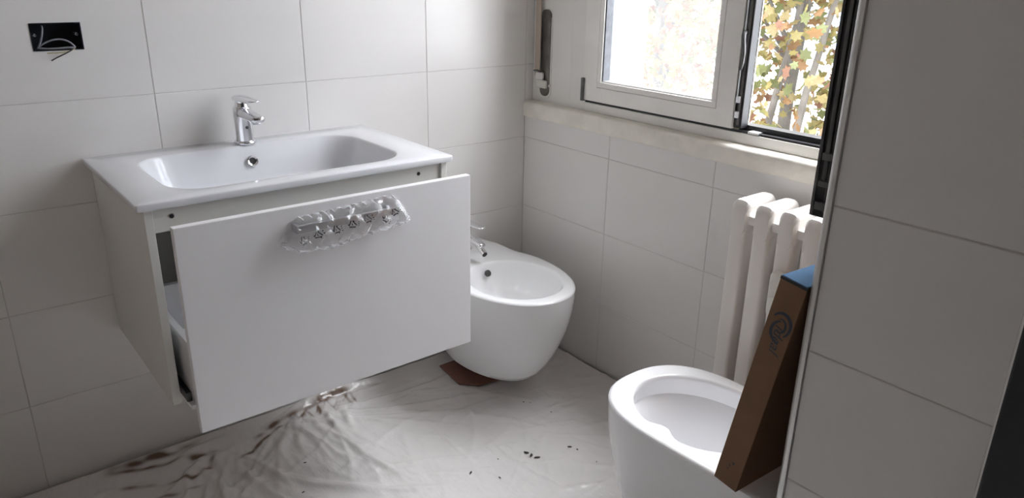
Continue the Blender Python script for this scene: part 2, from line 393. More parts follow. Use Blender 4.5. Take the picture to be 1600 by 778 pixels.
# closed leaf
Y0, Y1, ZB = -0.270, -0.842, 0.916
G0, G1, GZ = -0.352, -0.765, 0.982
leaf = empty('closed_leaf', (0.03, -0.55, ZB), parent=win)
def sash(parent, y0, y1, z0, z1, g0, g1, gz0, gz1, mat_, xf=0.016, xb=0.066):
    def rail(lp): return obj('sash_rail', loft(bmesh.new(), [[Vector((xf, *p)) for p in lp], [Vector((xb, *p)) for p in lp]]), mat_, parent, smooth=False)
    e = 0.0004
    rail([(y0, z0), (y1, z0), (g1 - .022, gz0 - .022 + e), (g0 + .022, gz0 - .022 + e)][::1])
    rail([(y0, z1), (y1, z1), (g1 - .022, gz1 + .022), (g0 + .022, gz1 + .022)])
    rail([(y0, z0), (g0 + .022, gz0 - .022), (g0 + .022, gz1 + .022), (y0, z1)])
    rail([(y1, z0), (g1 - .022, gz0 - .022), (g1 - .022, gz1 + .022), (y1, z1)])
sash(leaf, Y0, Y1, ZB, WT - 0.01, G0, G1, GZ, WT - 0.075, M['alu'])
xf = 0.0135
zt = WT - 0.075
for (a, b, c, d) in ((G0 + .0205, G1 - .0205, GZ - .0205, GZ - .004), (G0 + .0205, G1 - .0205, zt + .004, zt + .0205),
                     (G0 + .0205, G0 + .004, GZ - .004, zt + .004), (G1 - .004, G1 - .0205, GZ - .004, zt + .004)):
    wbox('glazing_bead', leaf, M['alu'], xf + .0015, 0.045, a, b, c, d, bev=0.0012)
wbox('glazing_seal', leaf, M['alu_bright'], 0.022, 0.05, G0 + .004, G1 - .004, GZ - .004, GZ + .001, bev=0.001)
wbox('glazing_seal', leaf, M['spacer'], 0.020, 0.062, G0 + .004, G0 - .0005, GZ, zt, bev=0.001)
wbox('glazing_seal', leaf, M['alu_bright'], 0.018, 0.030, G0 + .0055, G0 + .0035, GZ, zt, bev=0)
wbox('pane', leaf, M['pane'], 0.0480, 0.0492, G0 + .004, G1 - .004, GZ - .002, zt + .002, bev=0, label='dusty hazy glass pane')
# black meeting stile with its lock gear
st = wbox('meeting_stile', leaf, M['gasket'], 0.024, 0.054, -0.8425, -0.866, 0.918, WT - .01, bev=0.002)
wbox('stile_lip', st, M['gasket_grey'], 0.021, 0.026, -0.853, -0.860, 0.926, WT - .01, bev=0.001)
wbox('stile_edge', st, M['alu_bright'], 0.0545, 0.058, -0.8650, -0.8675, 0.926, WT - .01, bev=0)
wbox('lock_rod', st, M['satin'], 0.019, 0.025, -0.8455, -0.8500, 0.99, WT - .02, bev=0.001)
for zz in (0.945, 0.985): wbox('lock_plate', st, M['satin'], 0.017, 0.025, -0.845, -0.858, zz, zz + .018, bev=0.002)
bm = tube(bmesh.new(), bez((0.022, -.852, 1.165), (0.000, -.852, 1.168), (0.004, -.860, 1.14), (0.004, -.862, 1.115), 8) + [Vector((0.006, -.860, 1.09)), Vector((0.014, -.852, 1.072))], [.004, .005, .006, .006, .006, .006, .006, .006, .006, .005, .004], n=8)
obj('lever', bm, M['gasket_grey'], st)
# open leaf, swung into the room against the toilet wall
ol = empty('open_leaf', (-0.25, -1.42, 0.92), parent=win)
OX0, OX1, OY0, OY1 = -0.526, 0.030, -1.447, -1.398
for nm, a in (('sash_rail', (OX0, OX0 + .075, OY0, OY1, 0.92, WT)), ('sash_rail', (OX1 - .07, OX1, OY0, OY1, 0.92, WT)),
              ('sash_rail', (OX0 + .075, OX1 - .07, OY0, OY1, 0.92, 0.99)), ('sash_rail', (OX0 + .075, OX1 - .07, OY0, OY1, WT - .07, WT))):
    wbox(nm, ol, M['gasket'], *a, bev=0.002)
wbox('pane', ol, M['pane'], OX0 + .07, OX1 - .065, -1.424, -1.4228, 0.985, WT - .065, bev=0)
wbox('edge_rib', ol, M['gasket_grey'], OX0 - .004, OX0, -1.4040, -1.3985, 0.922, WT, bev=0.001)
wbox('edge_rib', ol, M['gasket_grey'], OX0 - .006, OX0, -1.4185, -1.4115, 0.985, WT, bev=0.001)
wbox('edge_rib', ol, M['gasket'], OX0 - .010, OX0, -1.447, -1.436, 0.93, WT, bev=0.001)
wbox('edge_rib', ol, M['gasket_grey'], OX0 - .003, OX0, -1.4225, -1.4205, 0.93, WT, bev=0)
for z0, h in ((0.935, .014), (0.975, .010), (1.02, .012)): wbox('lock_plate', ol, M['gasket_grey'], OX0 - .009, OX0, -1.434, -1.408, z0, z0 + h, bev=0.001)
wbox('corner_cap', ol, M['gasket'], OX0 - .002, OX0 + .02, -1.449, -1.426, 0.905, 0.93, bev=0.003)

# ------------------------------------------------------------------ outside
struct('ground', boxm(0.5, 40, -25, 40, -3.3, -3.2), M['ground'])
fac = empty('apartment_building', (11, 6, -3.2), 'pale white apartment building seen behind the trees through the dusty pane', 'building')
obj('facade_wall', boxm(8.0, 14, -14, 26, -3.2, 9.5), M['facade'], fac, smooth=False)
for yy in np.arange(-10, 24, 2.6):
    for zz in (-2.6, 0.15, 2.9, 5.6):
        w_ = obj('facade_window', boxm(7.93, 8.02, yy, yy + 1.2, zz, zz + 1.5), M['facade'], fac, smooth=False)
        obj('facade_glass', boxm(7.91, 7.97, yy + .08, yy + 1.12, zz + .08, zz + 1.42), M['facade_glass'], w_, smooth=False)
def leaf_bm(bm, mtx, mi=0):
    outl = [(0, -.5), (.20, -.30), (.48, -.34), (.34, -.05), (.5, .18), (.22, .2), (0, .55), (-.22, .2), (-.5, .18), (-.34, -.05), (-.48, -.34), (-.20, -.30)]
    c = bm.verts.new(mtx @ Vector((0, 0, .06))); vs_ = [bm.verts.new(mtx @ Vector((x, y, 0))) for x, y in outl]
    for i in range(12):
        f = bm.faces.new((c, vs_[i], vs_[(i + 1) % 12])); f.material_index = mi
LEAFME = []
for i in range(5):
    bm = bmesh.new(); leaf_bm(bm, Matrix.Identity(4)); me = bpy.data.meshes.new('leaf'); bm.to_mesh(me); bm.free(); me.materials.append(M['leaf'][i]); LEAFME.append(me)
def tree(name, base, lean, h, label, nleaf, nobj, spread, zr, size, forks=()):
    t = empty(name, base, label, 'tree', 'autumn trees outside the window')
    bx_, by_, bz_ = base
    pts = [Vector((bx_ + lean[0] * s + .06 * math.sin(s * 5), by_ + lean[1] * s + .08 * math.sin(s * 7 + bx_), bz_ + h * s)) for s in [i / 10 for i in range(11)]]
    obj('trunk', tube(bmesh.new(), pts, [.085 - .006 * i for i in range(11)], n=10), M['bark'], t)
    cents = []
    for fk in forks:
        obj('trunk', tube(bmesh.new(), fk, [.040 - .0035 * i for i in range(len(fk))], n=10), M['bark'], t)
    for q in range(16):
        s = random.uniform(.40, .95); i = int(s * 10); p0 = pts[i].lerp(pts[min(i + 1, 10)], s * 10 - i)
        an = random.uniform(0, 6.28); ln = random.uniform(.6, 1.2) * spread
        p1 = p0 + Vector((math.cos(an) * ln, math.sin(an) * ln, random.uniform(.1, .8)))
        mid = p0.lerp(p1, .5) + Vector((0, 0, .12))
        obj('branch', tube(bmesh.new(), [p0, mid, p1], [.025, .016, .006], n=6), M['bark'], t)
        cents.append((mid, p1))
    L = []
    for k in range(nleaf):
        a, b = random.choice(cents)
        p = a.lerp(b, random.random()) + Vector((random.gauss(0, .33), random.gauss(0, .33), random.gauss(0, .34)))
        if random.random() < .75: p.z = random.uniform(*zr); 
        s = size * random.uniform(.6, 1.25)
        rot = Matrix.Rotation(random.uniform(0, 6.28), 4, 'Z') @ Matrix.Rotation(random.gauss(1.0, .5), 4, 'X') @ Matrix.Rotation(random.uniform(0, 6.28), 4, 'Z')
        zz = math.sin(p.y * 2.3 + p.z * 1.7) + random.gauss(0, .7)
        mi = random.choices(range(5), weights=(4, 3.2 + zz, 2.6 - zz, 1.6 + .8 * zz, 3) if abs(zz) < 1.5 else (4, 3, 2, 1.5, 3))[0]
        L.append((p, s, rot, mi))
    # nearest leaves as parts, the rest one mass
    key = lambda q: (q[0] - CAM).length
    L.sort(key=key)
    for p, s, rot, mi in L[:nobj]:
        o = bpy.data.objects.new('leaf', LEAFME[mi]); link(o)
        o.matrix_world = Matrix.Translation(p) @ rot @ Matrix.Diagonal((s, s, s, 1)); 
        loc, rq, sc = o.matrix_world.decompose(); o.location = loc; o.rotation_euler = rq.to_euler(); o.scale = sc
        attach(o, t)
    bm = bmesh.new()
    for p, s, rot, mi in L[nobj:]: leaf_bm(bm, Matrix.Translation(p) @ rot @ Matrix.Diagonal((s, s, s, 1)), mi)
    obj('foliage', bm, M['leaf'], t, smooth=False, kind='stuff', normals=False)
    return t
tree('autumn_tree', (4.3, 1.75, -3.2), (.25, -.25, 0), 7.0, 'autumn tree with yellow and orange leaves seen through the open leaf of the window', 5600, 150, .9, (-1.3, 3.6), .105, forks=(
    [Vector(p) for p in ((4.25, 1.85, -3.0), (4.22, 1.80, -1.0), (4.2, 1.70, .08), (4.22, 1.645, .5), (4.2, 1.56, .90), (4.22, 1.54, 1.4), (4.2, 1.35, 2.4), (4.1, 1.2, 3.6))],
    [Vector(p) for p in ((4.3, 1.68, -2.8), (4.25, 1.52, -1.0), (4.2, 1.42, .05), (4.18, 1.372, .40), (4.2, 1.335, .62), (4.2, 1.22, 1.3), (4.3, 1.1, 2.2))]))
tree('autumn_tree', (4.9, 3.25, -3.2), (-.3, .35, 0), 7.0, 'slender autumn tree with a pale leaning trunk beside the window stile', 4600, 90, .9, (-1.3, 3.6), .105)
tree('autumn_tree', (5.6, 5.6, -3.2), (.2, .3, 0), 7.0, 'pale autumn tree showing faintly through the dusty closed pane', 2600, 60, 1.0, (-.2, 4.6), .12)

# ------------------------------------------------------------------ dust sheet on the floor
def build_sheet():
    nx, ny = 520, 500
    X = np.linspace(-2.35, -0.012, nx); Y = np.linspace(-2.25, -0.012, ny)
    gx, gy = np.meshgrid(X, Y); z = np.zeros_like(gx); dirt = np.zeros_like(gx)
    dx_, dy_ = X[1] - X[0], Y[1] - Y[0]
    def stroke(z, pts, w, amp, tap=True):
        pts = np.array(pts, float); pad = 3 * w
        i0 = max(int((pts[:, 0].min() - pad - X[0]) / dx_), 0); i1 = min(int((pts[:, 0].max() + pad - X[0]) / dx_) + 2, nx)
        j0 = max(int((pts[:, 1].min() - pad - Y[0]) / dy_), 0); j1 = min(int((pts[:, 1].max() + pad - Y[0]) / dy_) + 2, ny)
        if i1 <= i0 or j1 <= j0: return z
        ax, ay = gx[j0:j1, i0:i1], gy[j0:j1, i0:i1]
        best = np.full(ax.shape, 9.0); tt = np.zeros_like(ax); n = len(pts) - 1
        for i in range(n):
            a, b = pts[i], pts[i + 1]; d = b - a; L2 = d @ d + 1e-9
            t = np.clip(((ax - a[0]) * d[0] + (ay - a[1]) * d[1]) / L2, 0, 1)
            ds = np.hypot(ax - a[0] - t * d[0], ay - a[1] - t * d[1])
            mk = ds < best; best = np.where(mk, ds, best); tt = np.where(mk, (i + t) / n, tt)
        pr = amp * np.exp(-(best / w) ** 2)
        if tap: pr = pr * np.sin(np.pi * np.clip(tt * .94 + .03, 0, 1)) ** .6
        z[j0:j1, i0:i1] += pr
        return z
    def line(x0, y0, an, ln, b, w, amp, tap=True):
        return stroke(z, [(x0 + ln * q * math.cos(an + b * q), y0 + ln * q * math.sin(an + b * q)) for q in np.linspace(0, 1, 5)], w, amp, tap)
    for i in range(420):
        x0 = rng.uniform(-1.9, -.1); y0 = rng.uniform(-1.6, -.1)
        an = (-1.0 if rng.rand() < .6 else .2) + rng.normal(0, .45)
        w = rng.uniform(.004, .013)
        z = line(x0, y0, an, rng.uniform(.05, .38), rng.normal(0, .25), w, w * rng.uniform(.10, .36))
    # folds radiating from two places where the sheet is bunched up
    for k in range(34):
        an = rng.uniform(-2.35, -.35); w = rng.uniform(.005, .012); r0 = rng.uniform(.0, .05)
        z = line(-.93 + rng.normal(0, .05) + r0 * math.cos(an), -.075 + rng.normal(0, .012) + r0 * math.sin(an), an, rng.uniform(.12, .6), rng.normal(0, .3), w, w * rng.uniform(.25, .65))
    for k in range(24):
        an = rng.uniform(-2.3, -1.1); w = rng.uniform(.006, .014)
        z = line(-1.22 + rng.normal(0, .05), -.13 + rng.normal(0, .03), an, rng.uniform(.2, .75), rng.normal(0, .25), w, w * rng.uniform(.3, .8))
    z = stroke(z, [(-1.05, -.075), (-.93, -.035), (-.80, -.020), (-.64, -.025)], .012, .012)
    for k in range(14): z = line(-1.0 + rng.uniform(0, .25), -.06 + rng.uniform(0, .035), .15 + rng.normal(0, .12), rng.uniform(.06, .24), rng.normal(0, .15), rng.uniform(.004, .008), rng.uniform(.002, .005))
    z = stroke(z, [(-1.34, -.12), (-1.26, -.07), (-1.14, -.05)], .02, .012)
    # brown dirt caught in the folds
    D = dirt
    D = stroke(D, [(-1.10, -.115), (-1.018, -.075), (-.947, -.056), (-.852, -.040), (-.759, -.036), (-.66, -.05)], .009, 1.2)
    for k in range(26):
        a = rng.uniform(-2.4, -1.5); q_ = rng.uniform(0, 1); x0 = -.97 + .22 * q_; y0 = -.062 + .022 * q_ + rng.normal(0, .004); l_ = rng.uniform(.03, .085)
        D = stroke(D, [(x0, y0), (x0 + l_ * math.cos(a), y0 + l_ * math.sin(a))], .0034, .75)
    D = stroke(D, [(-1.47, -.016), (-1.387, -.031), (-1.302, -.033), (-1.215, -.029)], .014, 1.1)
    D = stroke(D, [(-1.48, -.030), (-1.38, -.070), (-1.293, -.090)], .009, 1.1)
    D = stroke(D, [(-1.289, -.106), (-1.252, -.101), (-1.209, -.104)], .012, 1.1)
    D = stroke(D, [(-1.209, -.104), (-1.245, -.176), (-1.299, -.194), (-1.399, -.150), (-1.47, -.12)], .007, .9)
    D = stroke(D, [(-1.165, -.183), (-1.123, -.169), (-1.08, -.132), (-.98, -.082)], .006, .9)
    D = stroke(D, [(-1.42, -.21), (-1.34, -.24), (-1.28, -.235)], .006, .8)
    nz = np.zeros_like(gx)
    for i in range(24):
        kx, ky = rng.normal(0, 60, 2); nz += np.sin(kx * gx + ky * gy + rng.uniform(0, 6.28))
    D = np.clip(D * (0.85 + .14 * nz), 0, 1)
    lo = np.zeros_like(gx)
    for i in range(10):
        kx, ky = rng.normal(0, 9, 2); lo += np.sin(kx * gx + ky * gy + rng.uniform(0, 6.28))
    z = z + .0014 * (lo - lo.min()) / (lo.max() - lo.min()) * 3 + .002 + nz * .00012
    z = np.maximum(z, .001)
    edge = np.minimum(np.minimum(-gx, -gy) / .05, 1).clip(0, 1)
    z = z + (1 - edge) ** 2 * .012 
    verts = np.stack([gx, gy, z], -1).reshape(-1, 3)
    idx = np.arange(nx * ny).reshape(ny, nx)
    faces = np.stack([idx[:-1, :-1], idx[:-1, 1:], idx[1:, 1:], idx[1:, :-1]], -1).reshape(-1, 4)
    # the sheet stops at the toilet wall block
    cx = (gx[:-1, :-1] + .0035).reshape(-1); cy = (gy[:-1, :-1] + .0035).reshape(-1)
    faces = faces[~((cx > -.62) & (cy < -1.462))]
    me = bpy.data.meshes.new('dust_sheet'); me.from_pydata(verts.tolist(), [], faces.tolist()); me.update()
    at = me.attributes.new('dirt', 'FLOAT', 'POINT'); at.data.foreach_set('value', D.reshape(-1).astype(np.float32))
    me.materials.append(M['sheet']); me.shade_smooth()
    o = bpy.data.objects.new('dust_sheet', me); link(o); ORG[o.name] = Vector((0, 0, 0))
    tag(o, 'crumpled milky plastic dust sheet spread over the bathroom floor', 'plastic sheet')
    def height(x, y):
        i = int(np.clip(round((x - X[0]) / (X[1] - X[0])), 0, nx - 1)); j = int(np.clip(round((y - Y[0]) / (Y[1] - Y[0])), 0, ny - 1))
        return float(z[max(j - 2, 0):j + 3, max(i - 2, 0):i + 3].max())
    return height
sheet_h = build_sheet()

# ------------------------------------------------------------------ vanity cabinet
VX0, VX1 = -1.372, -0.648; VZ0, VZ1 = 0.400, 0.846; VY = -0.470; PT = 0.017
van = empty('vanity_cabinet', ((VX0 + VX1) / 2, -.24, VZ0), 'white wall-hung vanity cabinet with its wide drawer pulled half out', 'cabinet')
def part(name, parent, material, *a, bev=0.0012, **k): return obj(name, boxm(*a, bev=bev), material, parent, smooth=False, **k)
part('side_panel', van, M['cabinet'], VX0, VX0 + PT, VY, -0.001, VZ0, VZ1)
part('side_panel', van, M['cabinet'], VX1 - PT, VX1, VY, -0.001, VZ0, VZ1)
part('back_panel', van, M['inside'], VX0 + PT, VX1 - PT, -0.02, -0.004, VZ0, VZ1 - .01)
fas = part('front_rail', van, M['cabinet'], VX0 + PT, VX1 - PT, -0.463, -0.447, 0.792, VZ1)
for xx in (-1.318, -0.728):
    obj('screw_hole', lathe(bmesh.new(), [(0.0045, 0), (0.0045, .0016), (.002, .0018)], (xx, -0.4625, 0.823), (0, -1, 0), n=14), M['black'], fas)
part('bottom_rail', van, M['cabinet'], VX0 + PT, VX1 - PT, -0.447, -0.02, VZ0 + .012, VZ0 + .026)
# drawer
DY = -0.600; DX0, DX1, DZ0, DZ1 = -1.354, -0.667, 0.391, 0.840
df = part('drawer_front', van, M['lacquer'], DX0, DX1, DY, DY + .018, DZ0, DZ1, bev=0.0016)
SX0, SX1, SZ0, SZ1 = -1.338, -0.682, 0.425, 0.562
ds = part('drawer_side', van, M['drawer_metal'], SX0, SX0 + .014, DY + .018, -0.16, SZ0, SZ1)
part('drawer_side', van, M['drawer_metal'], SX1 - .014, SX1, DY + .018, -0.16, SZ0, SZ1)
part('drawer_back', van, M['drawer_metal'], SX0 + .014, SX1 - .014, -0.176, -0.16, SZ0, SZ1)
part('drawer_bottom', van, M['drawer_metal'], SX0 + .014, SX1 - .014, DY + .018, -0.16, SZ0, SZ0 + .012)
part('drawer_runner', van, M['runner'], SX0 - .012, SX0 - .001, -0.50, -0.06, SZ0 - .010, SZ0 + .012)
part('drawer_runner', van, M['runner'], SX1 + .001, SX1 + .012, -0.50, -0.06, SZ0 - .010, SZ0 + .012)
part('runner_clip', van, M['drawer_metal'], SX0 - .010, SX0 + .022, -0.52, -0.475, SZ0 - .020, SZ0 - .0105)
# handle under its bag
bm = bmesh.new()
box(bm, -1.122, -0.892, DY - .026, DY - .018, 0.788, 0.806, bev=0.0015)
box(bm, -1.122, -1.112, DY - .020, DY, 0.788, 0.806, bev=0.001); box(bm, -0.902, -0.892, DY - .020, DY, 0.788, 0.806, bev=0.001)
obj('handle', bm, M['satin'], df, smooth=False, label='chrome bar handle still in its plastic bag')

# ------------------------------------------------------------------ washbasin top
BX0, BX1, BY0, BY1, BZ = -1.388, -0.637, -0.484, -0.001, 0.862
ocx, ocy, ohx, ohy = (BX0 + BX1) / 2, (BY0 + BY1) / 2, (BX1 - BX0) / 2, (BY1 - BY0) / 2
icx, icy, ihx, ihy = -1.017, -0.2575, 0.282, 0.1735
bm = bmesh.new(); K = dict(nc=8, ne=6)
loops = []
def rl(cx, cy, hx, hy, r, z): return [(x, y, z) for x, y in rrect(cx, cy, hx, hy, r, **K)]
loops.append(rl(ocx, ocy, ohx - .03, ohy - .03, .02, VZ1 + .0005))
loops.append(rl(ocx, ocy, ohx - .002, ohy - .0005, .004, VZ1 + .0005)); loops.append(rl(ocx, ocy, ohx, ohy, .005, VZ1 + .002))
loops.append(rl(ocx, ocy, ohx, ohy, .005, BZ - .003)); loops.append(rl(ocx, ocy, ohx - .001, ohy - .001, .005, BZ - .001)); loops.append(rl(ocx, ocy, ohx - .003, ohy - .003, .004, BZ))
loops.append(rl(icx, icy, ihx + .004, ihy + .004, .088, BZ)); loops.append(rl(icx, icy, ihx + .001, ihy + .001, .086, BZ - .001)); loops.append(rl(icx, icy, ihx - .002, ihy - .002, .084, BZ - .005))
for s, dz in ((.010, .02), (.018, .05), (.026, .08), (.036, .10), (.055, .113), (.085, .120), (.13, .123)):
    loops.append(rl(icx, icy, ihx - s * 1.05, ihy - s * .9, max(.084 - s * .3, .03), BZ - dz))
loft(bm, loops, cap0=False, cap1=True)
basin = obj('washbasin', bm, M['solid_top'], angle=40, label='white rectangular washbasin top resting on the vanity cabinet', cat='washbasin')
oc = (-1.0115, -0.1015, 0.8225)
ov = obj('overflow_ring', lathe(bmesh.new(), [(.008, -.004), (.0085, .002), (.0125, .0035), (.0145, .002), (.0145, -.004)], oc, (0, -.93, .3), n=28), M['chrome'], basin, label='chrome overflow ring')
obj('overflow_opening', lathe(bmesh.new(), [(.0084, .0005), (.0084, .0028)], oc, (0, -.93, .3), n=24), M['black'], ov)
dr = obj('drain', lathe(bmesh.new(), [(.030, 0), (.031, .003), (.024, .005), (.005, .0055)], (icx, icy, BZ - .1228), n=28), M['chrome'], basin)

# ------------------------------------------------------------------ basin faucet
FX, FY = -1.011, -0.062
fa = empty('basin_faucet', (FX, FY, BZ), 'chrome single lever mixer tap standing on the washbasin', 'faucet')
obj('base_ring', lathe(bmesh.new(), [(.0265, .0005), (.0275, .002), (.0275, .006), (.0255, .009), (.020, .009)], (FX, FY, BZ), n=32), M['chrome'], fa)
bm = lathe(bmesh.new(), [(.0225, .008), (.0225, .04), (.0228, .075), (.0235, .092), (.0225, .096), (.018, .0975)], (FX, FY, BZ), n=32)
obj('tap_body', bm, M['chrome'], fa)
loops = []
for t in np.linspace(0, 1, 9):
    y = FY - .010 - .098 * t; zc = BZ + .083 - .003 * t; hw = .0185 - .002 * t; hh = .0135 - .005 * t
    loops.append([(FX + x, y, zc + z_) for x, z_ in rrect(0, 0, hw, hh, hh * .9, nc=4, ne=2)])
round_end(loops); sp = obj('spout', loft(bmesh.new(), loops), M['chrome'], fa, angle=50)
obj('aerator', lathe(bmesh.new(), [(.0105, 0), (.0105, .010), (.009, .011), (.008, .009)], (FX, FY - .094, BZ + .076), (0, -.25, -1), n=20), M['satin'], sp)
obj('lever_neck', lathe(bmesh.new(), [(.019, .0965), (.0165, .103), (.0165, .112), (.019, .118)], (FX, FY, BZ), n=28), M['chrome'], fa)
loops = []
for t in np.linspace(0, 1, 10):
    y = FY + .022 - .110 * t; zc = BZ + .1185 + .003 * t ** 2; hw = .0215 - .006 * t ** 1.5 if t > .05 else .017; hh = .0065 - .004 * t
    if t == 0: hw *= .8
    loops.append([(FX + x, y, zc + z_) for x, z_ in rrect(0, 0, hw, hh, hh * .9, nc=4, ne=2)])
round_end(loops); obj('lever', loft(bmesh.new(), loops), M['chrome'], fa, angle=50)
obj('index_button', lathe(bmesh.new(), [(.004, 0), (.004, .0012), (.002, .0016)], (FX, FY - .0226, BZ + .046), (0, -1, 0), n=14), M['runner'], fa)

# ------------------------------------------------------------------ plastic bag round the handle
def bag_top(x): return np.interp(x, [-1.152, -1.135, -1.11, -1.0, -.93, -.89, -.872, -.845], [.772, .803, .818, .822, .826, .830, .812, .770])
def bag_bot(x): return np.interp(x, [-1.152, -1.13, -1.09, -1.04, -.96, -.91, -.87, -.845], [.762, .748, .740, .739, .752, .756, .758, .764])
def bag_y(x, s):     # s 0 bottom .. 1 top, front surface
    e = min(1, (x + 1.152) / .03, (-.845 - x) / .03); e = max(e, 0)
    b = .006 + .028 * max(math.sin(math.pi * min(max(s, 0), 1) ** .75), 0) ** .5
    cr = .0024 * math.sin(x * 95 + s * 4) + .0020 * math.sin(x * 170 - s * 11 + 1) + .0018 * math.sin(s * 17 + x * 60) + .0030 * (abs(math.sin(x * 61 + s * 3.2)) ** 6) + .0022 * (abs(math.sin(x * 133 - s * 7)) ** 8)
    return DY - .002 - max(b * (0.15 + .85 * e ** .6) + cr * e, .001)
bm = bmesh.new(); nx, ns = 80, 18; g = []
for i in range(nx + 1):
    x = -1.152 + (.307) * i / nx; row = []
    for j in range(ns + 1):
        s = j / ns; zz = bag_bot(x) + (bag_top(x) - bag_bot(x)) * s
        row.append(bm.verts.new((x + .002 * math.sin(s * 23 + i), bag_y(x, s), zz + .0012 * math.sin(i * 1.3 + j * .7))))
    g.append(row)
for i in range(nx):
    for j in range(ns): bm.faces.new((g[i][j], g[i + 1][j], g[i + 1][j + 1], g[i][j + 1]))
# back layer against the drawer front
gb = [[bm.verts.new((v.co.x, DY - .0012, v.co.z)) for v in (row[0], row[-1])] for row in g]
for i in range(nx):
    bm.faces.new((g[i][0], gb[i][0], gb[i + 1][0], g[i + 1][0])); bm.faces.new((g[i][-1], g[i + 1][-1], gb[i + 1][1], gb[i][1]))
    bm.faces.new((gb[i][0], gb[i][1], gb[i + 1][1], gb[i + 1][0]))
bag = obj('plastic_bag', bm, M['bag'], angle=25, label='small clear plastic bag wrapped round the drawer handle', cat='plastic bag', normals=False)
def mark(x, z, ang, sz=.0102):
    b = bmesh.new()
    def place(u, v):
        c, s = math.cos(ang), math.sin(ang); px, pz = x + (u * c - v * s), z + (u * s + v * c)
        s_ = (pz - bag_bot(px)) / max(bag_top(px) - bag_bot(px), .01)
        return Vector((px, bag_y(px, s_) - .0007, pz))
    th = sz * .105
    tri = [(sz * math.cos(a), sz * math.sin(a)) for a in (math.pi / 2, math.pi / 2 + 2.094, math.pi / 2 + 4.189)]
    def bar(p, q, w):
        n_ = 4; d = Vector((q[0] - p[0], q[1] - p[1])); d.normalize(); nn = Vector((-d.y, d.x)) * w
        prev = None
        for k in range(n_ + 1):
            t = k / n_; cx, cy = p[0] + (q[0] - p[0]) * t, p[1] + (q[1] - p[1]) * t
            pr = (b.verts.new(place(cx + nn.x, cy + nn.y)), b.verts.new(place(cx - nn.x, cy - nn.y)))
            if prev: b.faces.new((prev[0], prev[1], pr[1], pr[0]))
            prev = pr
    for k in range(3):
        p, q = Vector(tri[k]), Vector(tri[(k + 1) % 3])
        a_, b_ = p.lerp(q, .10), p.lerp(q, .80)
        bar(a_, b_, th)
        d = (q - p).normalized(); nn = Vector((-d.y, d.x))
        bar(b_ - nn * sz * .30 - d * sz * .28, b_, th * .8)
    bar((-.0005, -.002), (-.0005, .0025), th * .7)
    for k in range(3): bar((sz * 1.15, -sz * .5 + k * sz * .42), (sz * 1.42, -sz * .5 + k * sz * .42), th)
    obj('recycling_mark', b, M['blackink'], bag, smooth=False, normals=False)
for x, z, a in ((-1.115, .7765, .2), (-1.083, .783, .3), (-1.040, .785, .15), (-1.003, .790, .1), (-.965, .794, .25), (-.925, .789, -.6), (-.897, .797, .5)):
    mark(x, z, a)

# ------------------------------------------------------------------ junction box in the back wall
jb = empty('junction_box', ((HX0 + HX1) / 2, .02, HZ0), 'open black electrical box set in the wall tiles with loose cables', 'electrical box')
bm = bmesh.new(); t_ = .0022; D_ = .05; yf = -.0015
box(bm, HX0, HX1, D_ - t_, D_, HZ0, HZ1); box(bm, HX0, HX0 + t_, yf, D_, HZ0, HZ1); box(bm, HX1 - t_, HX1, yf, D_, HZ0, HZ1)
box(bm, HX0, HX1, yf, D_, HZ0, HZ0 + t_); box(bm, HX0, HX1, yf, D_, HZ1 - t_, HZ1)
obj('box_shell', bm, M['blackplast'], jb, smooth=False)
for xx in (HX0 + .009, HX1 - .010):
    obj('screw_post', lathe(bmesh.new(), [(.0035, 0), (.0035, .03), (.0018, .03), (.0018, .02)], (xx, .034, (HZ0 + HZ1) / 2 + .004), (0, -1, 0), n=12), M['cable'], jb)
def cable(pts, r, m_): obj('cable', tube(bmesh.new(), pts, r, n=8), M[m_], jb)
cable(bez((HX0 + .030, .040, 1.166), (HX0 + .028, .004, 1.168), (HX0 + .022, -.002, 1.140), (HX0 + .012, .012, 1.122)), .0022, 'cable')
cable(bez((HX0 + .012, .012, 1.122), (HX0 + .04, -.002, 1.146), (HX1 - .030, .004, 1.144), (HX1 - .018, .0, 1.120)), .0020, 'cable')
cable(bez((HX0 + .010, .006, 1.121), (HX0 + .04, .0, 1.1155), (HX0 + .06, -.001, 1.1225), (HX1 - .020, -.001, 1.1195)), .0022, 'cable')
cable(bez((HX1 - .018, .002, 1.1195), (HX1 - .03, -.008, 1.108), (HX1 - .045, -.010, 1.111), (HX1 - .078, -.012, 1.1105)), .0014, 'cable_yellow')
cable(bez((HX1 - .020, .002, 1.1195), (HX1 - .03, -.010, 1.110), (HX1 - .05, -.012, 1.107), (HX1 - .073, -.014, 1.094)), .0014, 'cable_dark')

# ------------------------------------------------------------------ bidet and toilet bodies
def outline(cx, yw, L, a, cyf, sgn, N=144, rear=.9, pw=2.15):
    """closed outline: rear edge at the wall yw, front at yw+sgn*L, half width a; index 0 at +x side"""
    c = yw + sgn * cyf; b = L - cyf; pts = []
    for k in range(N):
        t = 2 * math.pi * k / N; ct, st = math.cos(t), math.sin(t)
        if st >= 0:     # front half
            x = a * math.copysign(abs(ct) ** (2 / pw), ct); y = c + sgn * b * abs(st) ** (2 / pw)
        else:
            f = (t - math.pi) / math.pi
            def half(u): return a * (1 - (1 - rear) * u * u * (3 - 2 * u))
            if f < .36: u = f / .36; x = -half(u)
            elif f > .64: u = (1 - f) / .36; x = half(u)
            else: u = 1; x = half(1) * (-1 + 2 * (f - .36) / .28)
            y = c - sgn * cyf * u
        pts.append((cx + x, y))
    return pts
def egg(cx, cy, a, bf, br, sgn, N=144):
    pts = []
    for k in range(N):
        t = 2 * math.pi * k / N; ct, st = math.cos(t), math.sin(t)
        pts.append((cx + a * ct, cy + sgn * (bf if st >= 0 else br) * st))
    return pts
